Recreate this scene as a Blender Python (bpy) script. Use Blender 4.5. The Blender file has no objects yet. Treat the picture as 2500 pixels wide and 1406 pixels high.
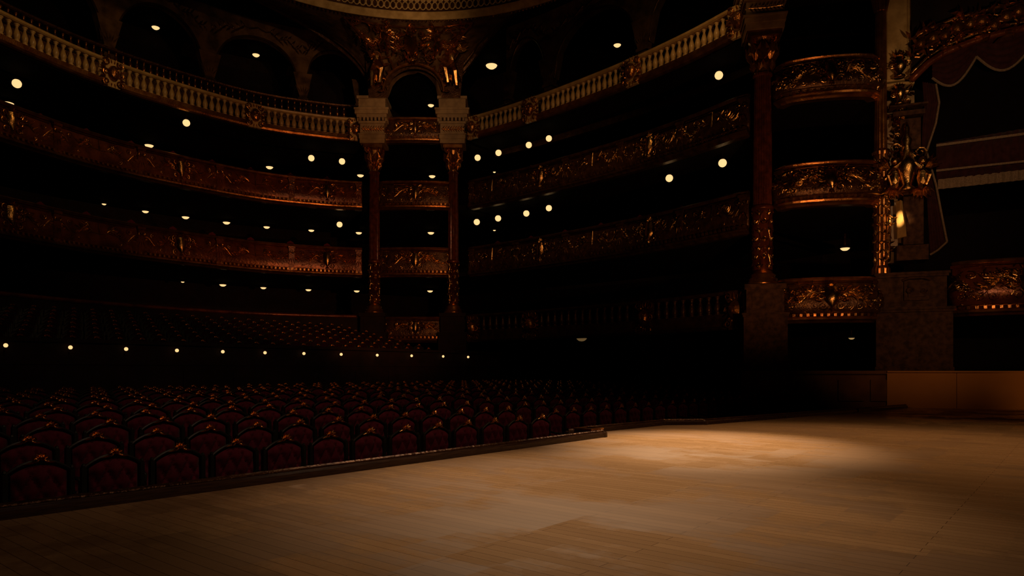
import bpy, math, random
from mathutils import Vector, Matrix
random.seed(4)
S=bpy.context.scene; COL=S.collection
PI=math.pi
F_PX=1700.0; HOR=905.0; AL=math.radians(39.5); CA=math.cos(AL); SA=math.sin(AL)
STZ=-1.2
def P(px,d,py=None):
    r=(px-1250)/F_PX*d
    x=d*CA+r*SA; y=d*SA-r*CA
    return Vector((x,y,0 if py is None else (HOR-py)*d/F_PX))
def proj(x,y,z=0):
    d=x*CA+y*SA; r=x*SA-y*CA
    return (1250+F_PX*r/d, HOR-F_PX*z/d, d) if d>.1 else (-9999,0,d)
# ---------------------------------------------------------------- materials
def nodes(name):
    m=bpy.data.materials.new(name); m.use_nodes=True
    nt=m.node_tree; return m,nt,nt.nodes['Principled BSDF']
def mat(name,col,rough=.5,metal=0,col2=None,scale=4,bump=0,bscale=20,stretch=None,spec=.5,sheen=0):
    m,nt,b=nodes(name); N=nt.nodes; L=nt.links
    b.inputs['Roughness'].default_value=rough; b.inputs['Metallic'].default_value=metal
    b.inputs['Specular IOR Level'].default_value=spec
    if sheen: b.inputs['Sheen Weight'].default_value=sheen
    tc=N.new('ShaderNodeTexCoord'); mp=N.new('ShaderNodeMapping'); L.new(tc.outputs['Object'],mp.inputs[0])
    if stretch: mp.inputs['Scale'].default_value=stretch
    nz=N.new('ShaderNodeTexNoise'); nz.inputs['Scale'].default_value=scale; nz.inputs['Detail'].default_value=5; L.new(mp.outputs[0],nz.inputs[0])
    cr=N.new('ShaderNodeValToRGB'); cr.color_ramp.elements[0].position=.35; cr.color_ramp.elements[1].position=.65
    c2=col2 or tuple(c*.7 for c in col)
    cr.color_ramp.elements[0].color=(*c2,1); cr.color_ramp.elements[1].color=(*col,1)
    L.new(nz.outputs[0],cr.inputs[0]); L.new(cr.outputs[0],b.inputs['Base Color'])
    if bump:
        n2=N.new('ShaderNodeTexNoise'); n2.inputs['Scale'].default_value=bscale; n2.inputs['Detail'].default_value=4; L.new(mp.outputs[0],n2.inputs[0])
        bp=N.new('ShaderNodeBump'); bp.inputs['Strength'].default_value=bump; bp.inputs['Distance'].default_value=.04
        L.new(n2.outputs[0],bp.inputs['Height']); L.new(bp.outputs[0],b.inputs['Normal'])
    return m
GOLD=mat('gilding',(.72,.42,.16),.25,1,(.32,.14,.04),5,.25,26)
GOLDR=mat('red_gilding',(.19,.045,.012),.30,.45,(.07,.014,.005),2.2,.3,10)
REDM=mat('red_marble_shaft',(.15,.035,.014),.16,.3,(.06,.014,.007),5,.06,10)
GOLDE=mat('orange_gilding',(.52,.23,.07),.28,.9,(.25,.08,.02),3,.2,20)
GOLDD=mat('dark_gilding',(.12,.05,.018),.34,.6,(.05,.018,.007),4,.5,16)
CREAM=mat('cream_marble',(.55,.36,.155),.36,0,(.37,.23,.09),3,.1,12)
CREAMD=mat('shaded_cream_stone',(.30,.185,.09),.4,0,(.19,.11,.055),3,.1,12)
STONE=mat('brown_marble',(.070,.030,.015),.6,0,(.026,.011,.006),6,.2,22,spec=.06)
DARKW=mat('dark_red_wall',(.016,.005,.004),.8,0,(.008,.003,.002),2,spec=.2)
DARK=mat('dark_interior',(.005,.002,.0018),.9,spec=.1)
PAINT=mat('painted_ceiling',(.17,.085,.036),.75,0,(.05,.022,.009),1.6,.4,7,spec=.2)
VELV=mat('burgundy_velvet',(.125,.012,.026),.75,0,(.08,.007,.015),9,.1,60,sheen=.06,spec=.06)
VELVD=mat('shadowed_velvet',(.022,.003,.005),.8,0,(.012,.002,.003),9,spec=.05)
FRAME=mat('black_lacquer',(.020,.016,.011),.45,0,(.011,.009,.006),5,spec=.28)
CREST=mat('crest_gilding',(.9,.45,.14),.3,1,(.6,.25,.07),20)
CARP=mat('aisle_carpet',(.018,.004,.004),.9,0,(.01,.003,.003),6,spec=.1)
KERB=mat('dark_edge_wood',(.065,.033,.019),.18,0,(.03,.015,.009),5,.05,20,(1,14,14))
BASEW=mat('ochre_plaster',(.44,.18,.045),.8,0,(.40,.16,.04),1.2,.05,9,spec=.05)
BASED=mat('dark_ochre_panel',(.16,.06,.02),.6,0,(.10,.035,.012),2,spec=.15)
FABR=mat('maroon_drape',(.035,.008,.008),.8,0,(.02,.004,.004),6,.2,30,sheen=.08,spec=.08)
TRIM=mat('pale_fringe',(.20,.13,.085),.8,0,(.12,.075,.05),30,.3,60,spec=.1)
def glow(name,col,st):
    m=bpy.data.materials.new(name); m.use_nodes=True; b=m.node_tree.nodes['Principled BSDF']
    b.inputs['Base Color'].default_value=(.8,.7,.5,1)
    b.inputs['Emission Color'].default_value=(*col,1); b.inputs['Emission Strength'].default_value=st; return m
GLOW=glow('lamp_glass',(1,.66,.28),1.1)
GLOWD=glow('dim_lamp_glass',(1,.60,.22),.1)
GLOWM=glow('faint_lamp_glass',(1,.60,.22),.35)
def stage_mat():
    m,nt,b=nodes('stage_boards'); N=nt.nodes; L=nt.links
    tc=N.new('ShaderNodeTexCoord'); mp=N.new('ShaderNodeMapping'); mp.inputs['Rotation'].default_value=(0,0,PI/2)
    L.new(tc.outputs['Object'],mp.inputs[0])
    br=N.new('ShaderNodeTexBrick'); br.inputs['Scale'].default_value=1; br.inputs['Brick Width'].default_value=2.3; br.inputs['Row Height'].default_value=.11
    br.inputs['Mortar Size'].default_value=.0022; br.offset=.37; br.inputs['Bias'].default_value=0
    br.inputs['Color1'].default_value=(.54,.33,.165,1); br.inputs['Color2'].default_value=(.46,.275,.132,1); br.inputs['Mortar'].default_value=(.12,.06,.026,1)
    L.new(mp.outputs[0],br.inputs[0])
    m2=N.new('ShaderNodeMapping'); m2.inputs['Scale'].default_value=(9,.55,1); L.new(tc.outputs['Object'],m2.inputs[0])
    nz=N.new('ShaderNodeTexNoise'); nz.inputs['Scale'].default_value=2.6; nz.inputs['Detail'].default_value=6; L.new(m2.outputs[0],nz.inputs[0])
    mx=N.new('ShaderNodeMix'); mx.data_type='RGBA'; mx.blend_type='MULTIPLY'; mx.inputs[0].default_value=.22
    cr=N.new('ShaderNodeValToRGB'); cr.color_ramp.elements[0].position=.3; cr.color_ramp.elements[0].color=(.5,.45,.4,1); cr.color_ramp.elements[1].position=.7; cr.color_ramp.elements[1].color=(1,1,1,1)
    L.new(nz.outputs[0],cr.inputs[0]); L.new(br.outputs[0],mx.inputs[6]); L.new(cr.outputs[0],mx.inputs[7])
    # worn varnish in plank-shaped patches
    sn=N.new('ShaderNodeVectorMath'); sn.operation='SNAP'; sn.inputs[1].default_value=(.11,.4,1); L.new(tc.outputs['Object'],sn.inputs[0])
    mxv=N.new('ShaderNodeMix'); mxv.data_type='VECTOR'; mxv.inputs[0].default_value=.5
    L.new(sn.outputs[0],mxv.inputs[4]); L.new(tc.outputs['Object'],mxv.inputs[5])
    m3=N.new('ShaderNodeMapping'); m3.inputs['Scale'].default_value=(.85,.75,0); m3.inputs['Location'].default_value=(5.3,1.4,0); L.new(mxv.outputs[1],m3.inputs[0])
    n3=N.new('ShaderNodeTexNoise'); n3.inputs['Scale'].default_value=.8; n3.inputs['Detail'].default_value=7; n3.inputs['Roughness'].default_value=.66; L.new(m3.outputs[0],n3.inputs[0])
    c3=N.new('ShaderNodeValToRGB'); c3.color_ramp.elements[0].position=.47; c3.color_ramp.elements[0].color=(.42,.37,.32,1); c3.color_ramp.elements[1].position=.54; c3.color_ramp.elements[1].color=(1,1,1,1)
    L.new(n3.outputs[0],c3.inputs[0])
    mz=N.new('ShaderNodeMix'); mz.data_type='RGBA'; mz.blend_type='MULTIPLY'; mz.inputs[0].default_value=.66
    L.new(mx.outputs[2],mz.inputs[6]); L.new(c3.outputs[0],mz.inputs[7]); L.new(mz.outputs[2],b.inputs['Base Color'])
    mr=N.new('ShaderNodeMapRange'); mr.inputs[1].default_value=.45; mr.inputs[2].default_value=.55; mr.inputs[3].default_value=.52; mr.inputs[4].default_value=.24
    L.new(n3.outputs[0],mr.inputs[0]); L.new(mr.outputs[0],b.inputs['Roughness'])
    bp=N.new('ShaderNodeBump'); bp.inputs['Strength'].default_value=.25; bp.inputs['Distance'].default_value=.004
    L.new(nz.outputs[0],bp.inputs['Height']); L.new(bp.outputs[0],b.inputs['Normal'])
    return m
STAGE=stage_mat()
# ---------------------------------------------------------------- mesh builder
class MB:
    def __init__(s): s.v=[]; s.f=[]; s.m=[]; s.mi=0
    def add(s,vs,fs,F=None):
        o=len(s.v)
        s.v+= [tuple(F(*p)) for p in vs] if F else [tuple(p) for p in vs]
        for f in fs: s.f.append(tuple(i+o for i in f)); s.m.append(s.mi)
    def box(s,c,sz,F=None,tp=1.0,rz=0):
        x,y,z=(a/2 for a in sz); vs=[]
        for dz,k in((-z,1),(z,tp)):
            for sx,sy in((-1,-1),(1,-1),(1,1),(-1,1)):
                a,b=sx*x*k,sy*y*k
                vs.append((c[0]+a*math.cos(rz)-b*math.sin(rz),c[1]+a*math.sin(rz)+b*math.cos(rz),c[2]+dz))
        s.add(vs,[(3,2,1,0),(4,5,6,7),(0,1,5,4),(1,2,6,5),(2,3,7,6),(3,0,4,7)],F)
    def lathe(s,c,prof,n=16,F=None,flute=0):
        vs=[];fs=[]
        for r,z in prof:
            for i in range(n):
                a=2*PI*i/n; rr=r*(1-flute*(i%2)); vs.append((c[0]+rr*math.cos(a),c[1]+rr*math.sin(a),c[2]+z))
        for j in range(len(prof)-1):
            for i in range(n):
                k=(i+1)%n; fs.append((j*n+i,j*n+k,(j+1)*n+k,(j+1)*n+i))
        fs.append(tuple(range(n-1,-1,-1))); fs.append(tuple((len(prof)-1)*n+i for i in range(n)))
        s.add(vs,fs,F)
    def tube(s,pts,r,n=6,F=None,closed=False):
        pts=[Vector(p) for p in pts]; vs=[];fs=[];N=len(pts)
        for i,p in enumerate(pts):
            a=pts[max(i-1,0)] if not closed else pts[i-1]; b=pts[min(i+1,N-1)] if not closed else pts[(i+1)%N]
            t=(b-a).normalized() if (b-a).length>1e-6 else Vector((0,0,1))
            up=Vector((0,0,1)) if abs(t.z)<.9 else Vector((1,0,0))
            e1=t.cross(up).normalized(); e2=t.cross(e1)
            rr=r[i] if isinstance(r,(list,tuple)) else r
            for k in range(n):
                an=2*PI*k/n; vs.append(tuple(p+e1*rr*math.cos(an)+e2*rr*math.sin(an)))
        for i in range(N if closed else N-1):
            j=(i+1)%N
            for k in range(n):
                l=(k+1)%n; fs.append((i*n+k,i*n+l,j*n+l,j*n+k))
        if not closed: fs.append(tuple(range(n-1,-1,-1))); fs.append(tuple((N-1)*n+k for k in range(n)))
        s.add(vs,fs,F)
    def blob(s,c,r,F=None,n=8,m=5):
        vs=[(c[0],c[1],c[2]-r[2])];fs=[]
        for j in range(1,m):
            a=PI*j/m
            for i in range(n):
                b=2*PI*i/n; vs.append((c[0]+r[0]*math.sin(a)*math.cos(b),c[1]+r[1]*math.sin(a)*math.sin(b),c[2]-r[2]*math.cos(a)))
        vs.append((c[0],c[1],c[2]+r[2])); T=len(vs)-1
        for i in range(n):
            k=(i+1)%n; fs.append((0,1+k,1+i)); fs.append((T,1+(m-2)*n+i,1+(m-2)*n+k))
            for j in range(m-2): fs.append((1+j*n+i,1+j*n+k,1+(j+1)*n+k,1+(j+1)*n+i))
        s.add(vs,fs,F)
    def leaf(s,F,u,v,a,l,wd,h=.05):
        c,n=math.cos(a),math.sin(a)
        def q(x,y,z): return (u+x*c-y*n, v+x*n+y*c, z)
        s.add([q(0,0,0),q(.3*l,wd,.1*h),q(.62*l,wd*.8,.2*h),q(l,0,.5*h),q(.62*l,-wd*.8,.2*h),q(.3*l,-wd,.1*h),q(.45*l,0,h)],
              [(0,1,6),(1,2,6),(2,3,6),(3,4,6),(4,5,6),(5,0,6)],F)
    def scroll(s,F,u,v,r,a0=0,dr=1,th=.03,turns=1.4,w=.04):
        pts=[]
        for k in range(11):
            q=k/10; a=a0+dr*q*turns*2*PI; rr=r*(1-.8*q); pts.append((u+rr*math.cos(a),v+rr*math.sin(a),w+.03*q))
        s.tube(pts,[th*(1-.4*k/10) for k in range(11)],5,F)
    def loft(s,path,prof,caps=True):
        n=len(prof); vs=[];fs=[]
        for p,nn in zip(path.p,path.n):
            for w,z in prof: vs.append((p.x+nn.x*w,p.y+nn.y*w,z))
        for i in range(len(path.p)-1):
            for k in range(n):
                l=(k+1)%n; fs.append((i*n+k,i*n+l,(i+1)*n+l,(i+1)*n+k))
        if caps: fs.append(tuple(range(n-1,-1,-1))); fs.append(tuple((len(path.p)-1)*n+k for k in range(n)))
        s.add(vs,fs)
    def build(s,name,m,parent=None,smooth=False,loc=None):
        me=bpy.data.meshes.new(name)
        o=Vector((0,0,0))
        if parent is not None: o=ROOTLOC.get(parent.name,Vector((0,0,0)))
        elif loc is not None: o=Vector(loc)
        me.from_pydata([(a-o.x,b-o.y,c-o.z) for a,b,c in s.v],[],s.f)
        for mm in (m if isinstance(m,list) else [m]): me.materials.append(mm)
        for p,i in zip(me.polygons,s.m): p.material_index=i; p.use_smooth=smooth
        me.update()
        ob=bpy.data.objects.new(name,me); COL.objects.link(ob)
        if parent is not None: ob.parent=parent; ROOTLOC[ob.name]=o
        else: ob.location=o
        return ob
ROOTLOC={}
def tag(o,label,cat,group=None,kind=None):
    o['label']=label; o['category']=cat
    if group: o['group']=group
    if kind: o['kind']=kind
    return o
def empty(name,loc,label,cat,group=None):
    o=bpy.data.objects.new(name,None); o.empty_display_size=.2; COL.objects.link(o); o.location=loc
    ROOTLOC[o.name]=Vector(loc); return tag(o,label,cat,group)
def struct(mb,name,m,smooth=False):
    o=mb.build(name,m,None,smooth); o['kind']='structure'; return o
def clone(o,loc,label=None,group=None):
    r=o.copy(); COL.objects.link(r); r.location=loc
    if label: r['label']=label
    if group: r['group']=group
    for ch in list(o.children):
        c=ch.copy(); COL.objects.link(c); c.parent=r
        for g in ch.children:
            d=g.copy(); COL.objects.link(d); d.parent=c
    return r
ONES=['','first','second','third','fourth','fifth','sixth','seventh','eighth','ninth','tenth','eleventh','twelfth','thirteenth','fourteenth','fifteenth','sixteenth','seventeenth','eighteenth','nineteenth','twentieth']
def ordw(n):
    if n<=20: return ONES[n]
    t={2:'twenty',3:'thirty',4:'forty'}[n//10]; return t+'-'+ONES[n%10] if n%10 else t[:-1]+'ieth'
class Path:
    def __init__(s,ctrl,n=60,off=0,raw=False):
        c=[Vector((a,b,0)) for a,b in ctrl]; q=[]
        if raw: q=c
        else:
            e=[2*c[0]-c[1]]+c+[2*c[-1]-c[-2]]
            for i in range(1,len(e)-2):
                for k in range(24):
                    t=k/24; a,b,d,f=e[i-1],e[i],e[i+1],e[i+2]
                    q.append(.5*((2*b)+(d-a)*t+(2*a-5*b+4*d-f)*t*t+(3*b-a-3*d+f)*t**3))
            q.append(c[-1])
        L=[0]
        for a,b in zip(q,q[1:]): L.append(L[-1]+(b-a).length)
        s.len=L[-1]; s.p=[]; j=0
        for i in range(n+1):
            t=s.len*i/n
            while j<len(L)-2 and L[j+1]<t: j+=1
            k=(t-L[j])/max(L[j+1]-L[j],1e-9); s.p.append(q[j].lerp(q[j+1],min(max(k,0),1)))
        s.n=[]
        for i in range(n+1):
            t=(s.p[min(i+1,n)]-s.p[max(i-1,0)]).normalized(); s.n.append(Vector((t.y,-t.x,0)))
        if off: s.p=[p+nn*off for p,nn in zip(s.p,s.n)]; s.len=sum((b-a).length for a,b in zip(s.p,s.p[1:]))
        s.N=n
    def at(s,t):
        x=min(max(t/s.len,0),1)*s.N; i=min(int(x),s.N-1); k=x-i
        return s.p[i].lerp(s.p[i+1],k), s.n[i].lerp(s.n[i+1],k).normalized()
    def off(s,w):
        r=Path.__new__(Path); r.p=[p+nn*w for p,nn in zip(s.p,s.n)]; r.n=s.n; r.N=s.N
        r.len=sum((b-a).length for a,b in zip(r.p,r.p[1:])); return r
    def frame(s,s0,z0,w0=0):
        def F(u,v,w):
            p,nn=s.at(s0+u); return (p.x+nn.x*(w0+w),p.y+nn.y*(w0+w),z0+v)
        return F
    def s_at_px(s,px):
        for i in range(s.N):
            a=proj(s.p[i].x,s.p[i].y)[0]; b=proj(s.p[i+1].x,s.p[i+1].y)[0]
            if a<=px<=b and b-a<2000: return (i+(px-a)/(b-a))/s.N*s.len
        return None
def plane(ox,oy,ang,z0,lean=0):
    t=(math.cos(ang),math.sin(ang)); n=(t[1],-t[0])
    return lambda u,v,w:(ox+t[0]*u+n[0]*(w+lean*v),oy+t[1]*u+n[1]*(w+lean*v),z0+v)
REAR=Path([(-2,23.5),(2.5,27.6),(7.6,30.1),(12.2,31.4),(17.8,31.2),(21,29.9),(22.7,28.7)],90)
SIDE=Path([(26.1,24.3),(26.1,20.5),(25.6,15.5),(24.9,12),(24.2,9.7),(24.1,9.1)],60)
FC1=(23.1,28.2); FC2=(25.7,25.1); NC=(24.0,8.6)
# ---------------------------------------------------------------- SETTING
edge=[(-6,6.75),(10.8,6.75),(10.5,7.3),(11.3,7.42),(14.0,7.2),(14.7,6.55),(18,5.9),(22,5.15),(25.3,4.45)]
mb=MB(); poly=edge+[(30,3),(30,-8),(-6,-8)]; n=len(poly)
mb.add([(x,y,STZ) for x,y in poly]+[(x,y,-1.95) for x,y in poly],[tuple(range(n-1,-1,-1)),tuple(range(n,2*n))]+[(i,(i+1)%n,n+(i+1)%n,n+i) for i in range(n)])
st=struct(mb,'floor_stage',STAGE)
mb=MB()
for (a,b) in zip(edge,edge[1:]):
    k=Path([a,b],6,raw=True)
    mb.loft(k,[(-.10,-1.95),(-.10,-1.13),(-.08,-1.105),(-.03,-1.10),(.02,-1.105),(.045,-1.13),(.05,-1.199),(-.02,-1.2)])
for x,y in edge[1:-1]: mb.lathe((x,y,0),[(.07,-1.95),(.07,-1.12),(.05,-1.1)],10)
struct(mb,'trim_1',KERB)
mb=MB()
for (a,b) in zip(edge,edge[1:]):
    k=Path([a,b],6,raw=True); mb.loft(k,[(-.06,-1.1),(-.05,-1.078),(-.02,-1.07),(.005,-1.085),(.01,-1.1)])
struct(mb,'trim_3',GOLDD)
fb=empty('stage_edge_fitting',(10.72,6.98,STZ),'small dark raised box at the step in the stage edge','box')  # box added to stand for the kerb's end, holds no lamp
mb=MB(); mb.box((10.66,6.98,-1.13),(.42,.40,.14),None,.9); mb.build('body',KERB,fb)
mb=MB(); mb.tube([(10.46,6.8,-1.05),(10.86,6.8,-1.05),(10.86,7.16,-1.05),(10.46,7.16,-1.05)],.018,6,None,True); mb.build('rim',GOLDE,fb)
def rakeZ(n): return -(0.36+0.39*math.exp(-n/3.2))-1.08
def shiftY(x):
    t=min(max((x-10.2)/1.0,0),1); return .78*t*t*(3-2*t)
def floorz(x,y): return rakeZ(max((y-7.33-shiftY(x))/.92,-.4))
mb=MB(); nx,ny=50,44; vs=[]
for j in range(ny+1):
    for i in range(nx+1):
        x=-5+33*i/nx; y=4+18.2*j/ny; vs.append((x,y,floorz(x,y)))
mb.add(vs,[(j*(nx+1)+i,j*(nx+1)+i+1,(j+1)*(nx+1)+i+1,(j+1)*(nx+1)+i) for j in range(ny) for i in range(nx)])
struct(mb,'floor',CARP,True)
AF=21.8
mb=MB(); mb.box((10,AF+.1,-.5),(31,.2,2.6)); mb.box((10,AF+.06,.84),(31.1,.36,.1)); mb.box((10,AF+.02,.2),(31.1,.1,.06))
for i in range(18): mb.box((-4+i*1.66,AF-.01,-.45),(1.35,.05,.9))
struct(mb,'wall_amphitheatre',DARKW)
def ampz(y): return -.12+(y-22)*1.5/7.4
mb=MB(); mb.add([(-4,AF,ampz(AF)),(25,AF,ampz(AF)),(25,33,ampz(33)),(-4,33,ampz(33))],[(0,1,2,3)]); struct(mb,'floor_amphitheatre',CARP)
for path,nm in((REAR.off(-8.2),'wall_rear'),(SIDE.off(-7.5),'wall_right')):
    mb=MB(); mb.loft(path,[(0,-2),(0,18.6),(-.2,18.6),(-.2,-2)]); struct(mb,nm,DARKW)
mb=MB(); a=REAR.off(-8.2).p[-1]; b=SIDE.off(-7.5).p[0]; k=Path([(a.x,a.y),(32.5,33.5),(b.x,b.y)],8,raw=True); mb.loft(k,[(0,-2),(0,18.6),(-.2,18.6),(-.2,-2)]); struct(mb,'wall_corner',DARKW)
b=SIDE.off(-7.5).p[-1]
mb=MB(); k=Path([(b.x,b.y),(35.5,9.5),(35.5,1.5),(35.0,-3)],12,raw=True); mb.loft(k,[(0,-1.95),(0,18.6),(-.2,18.6),(-.2,-1.95)]); struct(mb,'wall_stage_side',DARKW)
mb=MB(); mb.loft(SIDE.off(-3.2),[(0,-2),(0,1.5),(-.2,1.5),(-.2,-2)])
mb.loft(SIDE.off(.1),[(0,-2),(0,-.2),(.06,-.16),(.06,-.08),(-.25,-.08),(-.25,-2)]); struct(mb,'wall_lower_side',DARK)
for i,z in enumerate((15.8,11.7,8.3,4.85,1.5)):
    mb=MB()
    if 2<z<15: mb.loft(REAR,[(-.05,z),(-6.6,z),(-6.6,z+.22),(-.05,z+.22)])
    if z<15: mb.loft(SIDE,[(-.05,z),(-6.6,z),(-6.6,z+.22),(-.05,z+.22)])
    q=[(22.9,28.9),(26.1,24.6),(33,24.6),(32.4,33),(26.6,37)]
    if z>15: q=[(24.4,29.6),(26.9,26.4),(31,28),(28.5,32)]
    m=len(q)
    mb.add([(x,y,z) for x,y in q]+[(x,y,z+.2) for x,y in q],[tuple(range(m)),tuple(range(2*m-1,m-1,-1))]+[(k,(k+1)%m,m+(k+1)%m,m+k) for k in range(m)])
    struct(mb,'floor_tier_%d'%(5-i),DARK)
for i,z in enumerate((13.4,9.1,5.55,1.65)):
    mb=MB(); q=[(24.4,8.3),(26.2,5.0),(35.2,3),(35.2,9.5),(26.5,10.5)]; m=5
    mb.add([(x,y,z) for x,y in q]+[(x,y,z+.2) for x,y in q],[tuple(range(m)),tuple(range(2*m-1,m-1,-1))]+[(k,(k+1)%m,m+(k+1)%m,m+k) for k in range(m)])
    struct(mb,'floor_box_%d'%(4-i),DARK)
CX,CY,ZR=14.5,17.0,16.2
mb=MB(); mb.lathe((CX,CY,0),[(12.8,18.6),(30,18.6),(30,18.7),(12.8,18.7)],64)
mb.f=mb.f[:-2]; mb.m=mb.m[:-2]
struct(mb,'ceiling',DARK)
def r_out(th):
    d=Vector((math.cos(th),math.sin(th),0)); best=None
    pts=list(REAR.p)+[Vector((*FC1,0)),Vector((*FC2,0))]+list(SIDE.p)+[Vector((*NC,0))]
    for p in pts:
        q=Vector((p.x-CX,p.y-CY,0)); a=abs(q.normalized().dot(d)-1)
        if best is None or a<best[0]: best=(a,q.length)
    return best[1]+.1
def z_arch(deg):
    for a,b,h in((52.5,127.5,4.6),(-42,36,4.6)):
        if a<=deg<=b:
            k=(deg-a)/(b-a); return 13.9+h*math.sqrt(max(0,1-(1-2*k)**2))
    if abs(deg-44.3)<5.3: return 13.9+1.5*math.sqrt(max(0,1-((deg-44.3)/5.3)**2))
    return 13.9
mb=MB(); vs=[]; degs=[-42+.75*i for i in range(int(170/.75)+1)]; SS=10
for dg in degs:
    th=math.radians(dg); ro=r_out(th); zo=z_arch(dg)
    for j in range(SS+1):
        s=j/SS; r=10.1+(ro-10.1)*s; z=ZR+(zo-ZR)*(s**1.7)
        vs.append((CX+r*math.cos(th),CY+r*math.sin(th),z))
mb.add(vs,[(i*(SS+1)+j,i*(SS+1)+j+1,(i+1)*(SS+1)+j+1,(i+1)*(SS+1)+j) for i in range(len(degs)-1) for j in range(SS)])
struct(mb,'ceiling_pendentives',PAINT,True)
mb=MB()
for a,b in((52.5,127.5),(-42,36)):
    for off,rr in((0,.12),(-.45,.06)):
        mb.tube([(CX+(r_out(math.radians(q))+off)*math.cos(math.radians(q)),CY+(r_out(math.radians(q))+off)*math.sin(math.radians(q)),z_arch(q)-.05) for q in [a+(b-a)*i/60 for i in range(61)]],rr,6)
struct(mb,'trim_2',GOLDD)
ring=empty('dome_cornice',(CX,CY,ZR),'huge round gilded cornice ring around the dome at the top of the photo','cornice')
mb=MB(); mb.lathe((CX,CY,0),[(10.15,16.25),(10.05,16.12),(9.95,16.12),(9.9,16.24),(9.82,16.24),(9.78,16.32),(9.7,16.34)],96); mb.f=mb.f[:-2]; mb.m=mb.m[:-2]; mb.build('moulding',CREAM,ring,True)
mb=MB()
for i in range(180):
    th=math.radians(-40+i*1.0); mb.blob((CX+10.22*math.cos(th),CY+10.22*math.sin(th),16.18),(.06,.06,.06),None,6,4)
mb.build('beading',GOLD,ring)
mb=MB(); mb.lathe((CX,CY,0),[(9.68,16.34),(9.68,18.6)],96); mb.f=mb.f[:-2]; mb.m=mb.m[:-2]; mb.build('drum_frieze',GOLDD,ring,True)
for i in range(96):
    th=math.radians(-30+i*1.6)
    def FF(u,v,w,th=th): 
        t=th+u/9.65; r=9.65-w; return (CX+r*math.cos(t),CY+r*math.sin(t),16.36+v)
    mb=MB(); mb.tube([(.12*math.cos(a),.2+.17*math.sin(a),.03) for a in [2*PI*k/10 for k in range(10)]],.028,4,FF,True)
    for k in range(3): mb.leaf(FF,0,.38,PI/2+(k-1)*.7,.26,.05,.06)
    mb.blob((.135,.12,.03),(.04,.04,.04),FF,6,4); mb.tube([(-.14,.68,.03),(.14,.68,.03)],.03,4,FF)
    mb.build('rosette',CREAM,ring)
# ---------------------------------------------------------------- balcony fronts
def spray(mb,F,L,H,rnd,dense=8.5):
    mb.tube([(-.12*L,H*.55,.02),(0,H*.5,.02),(.12*L,H*.55,.02)],.015,5,F)
    for sd in(-1,1):
        pts=[]; N=14
        for k in range(N+1):
            q=k/N; pts.append((sd*(.1*L+q*.37*L),H*.5+.2*H*math.sin(q*7+.5),.02))
        mb.tube(pts,[.022*(1-.6*k/N)+.006 for k in range(N+1)],5,F)
        nl=max(9,int(L*dense))
        for k in range(nl):
            q=(k+.5)/nl; u=sd*(.09*L+q*.39*L); v=H*.5+.2*H*math.sin(q*7+.5)
            for s2 in(-1,1):
                a=(.2+.7*rnd.random())*s2; a=a if sd>0 else PI-a
                mb.leaf(F,u,v,a,H*(.20+.16*rnd.random()),H*(.028+.018*rnd.random()),.05)
            if dense>10:
                mb.leaf(F,u+rnd.uniform(-.05,.05),H*rnd.uniform(.08,.95),rnd.uniform(0,6.28),.16,.03,.05)
        ns=3 if dense<8 else 5 if dense<10 else 8
        for k in range(ns):
            q=(k+.6)/(ns+.3); u=sd*(.08*L+q*.39*L); v=H*(.5+.26*(-1)**k); mb.scroll(F,u,v,H*.12,rnd.random()*6,sd,.013,1.4,.02)
            mb.blob((u,v,.03),(.025,.025,.025),F,6,4)
def shield(mb,F,w,h,v0):
    vs=[];fs=[];n=7
    for j in range(n+1):
        t=j/n; ww=w*(.85+.15*math.cos(t*3))*(math.sin(min(1,(t+.02)*1.9)*PI/2)) 
        for i in range(n+1):
            u=(i/n*2-1); vs.append((u*ww,v0+(t-.5)*h,.05+.13*(1-u*u)*math.sin(PI*(.15+.7*t))))
    fs=[(j*(n+1)+i,j*(n+1)+i+1,(j+1)*(n+1)+i+1,(j+1)*(n+1)+i) for j in range(n) for i in range(n)]
    mb.add(vs,fs,F)
def cartouche_frame(mb,F,w,h,v0,rnd):
    for sd in(-1,1):
        for k,(du,dv) in enumerate(((1.1,.42),(1.25,0),(1.0,-.42))):
            mb.scroll(F,sd*w*du,v0+h*dv,h*.2,rnd.random()*6,sd,.025,1.3,.06)
        for k in range(4): mb.leaf(F,sd*w*.9,v0-h*.3+k*h*.22,(PI/2-1.1) if sd>0 else (PI/2+1.1),h*.5,h*.08,.08)
    for k in range(5): mb.leaf(F,0,v0+h*.48,PI/2+(k-2)*.45,h*.34,h*.07,.1)
    for k in range(3): mb.leaf(F,0,v0-h*.45,-PI/2+(k-1)*.5,h*.26,h*.07,.1)
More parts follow.
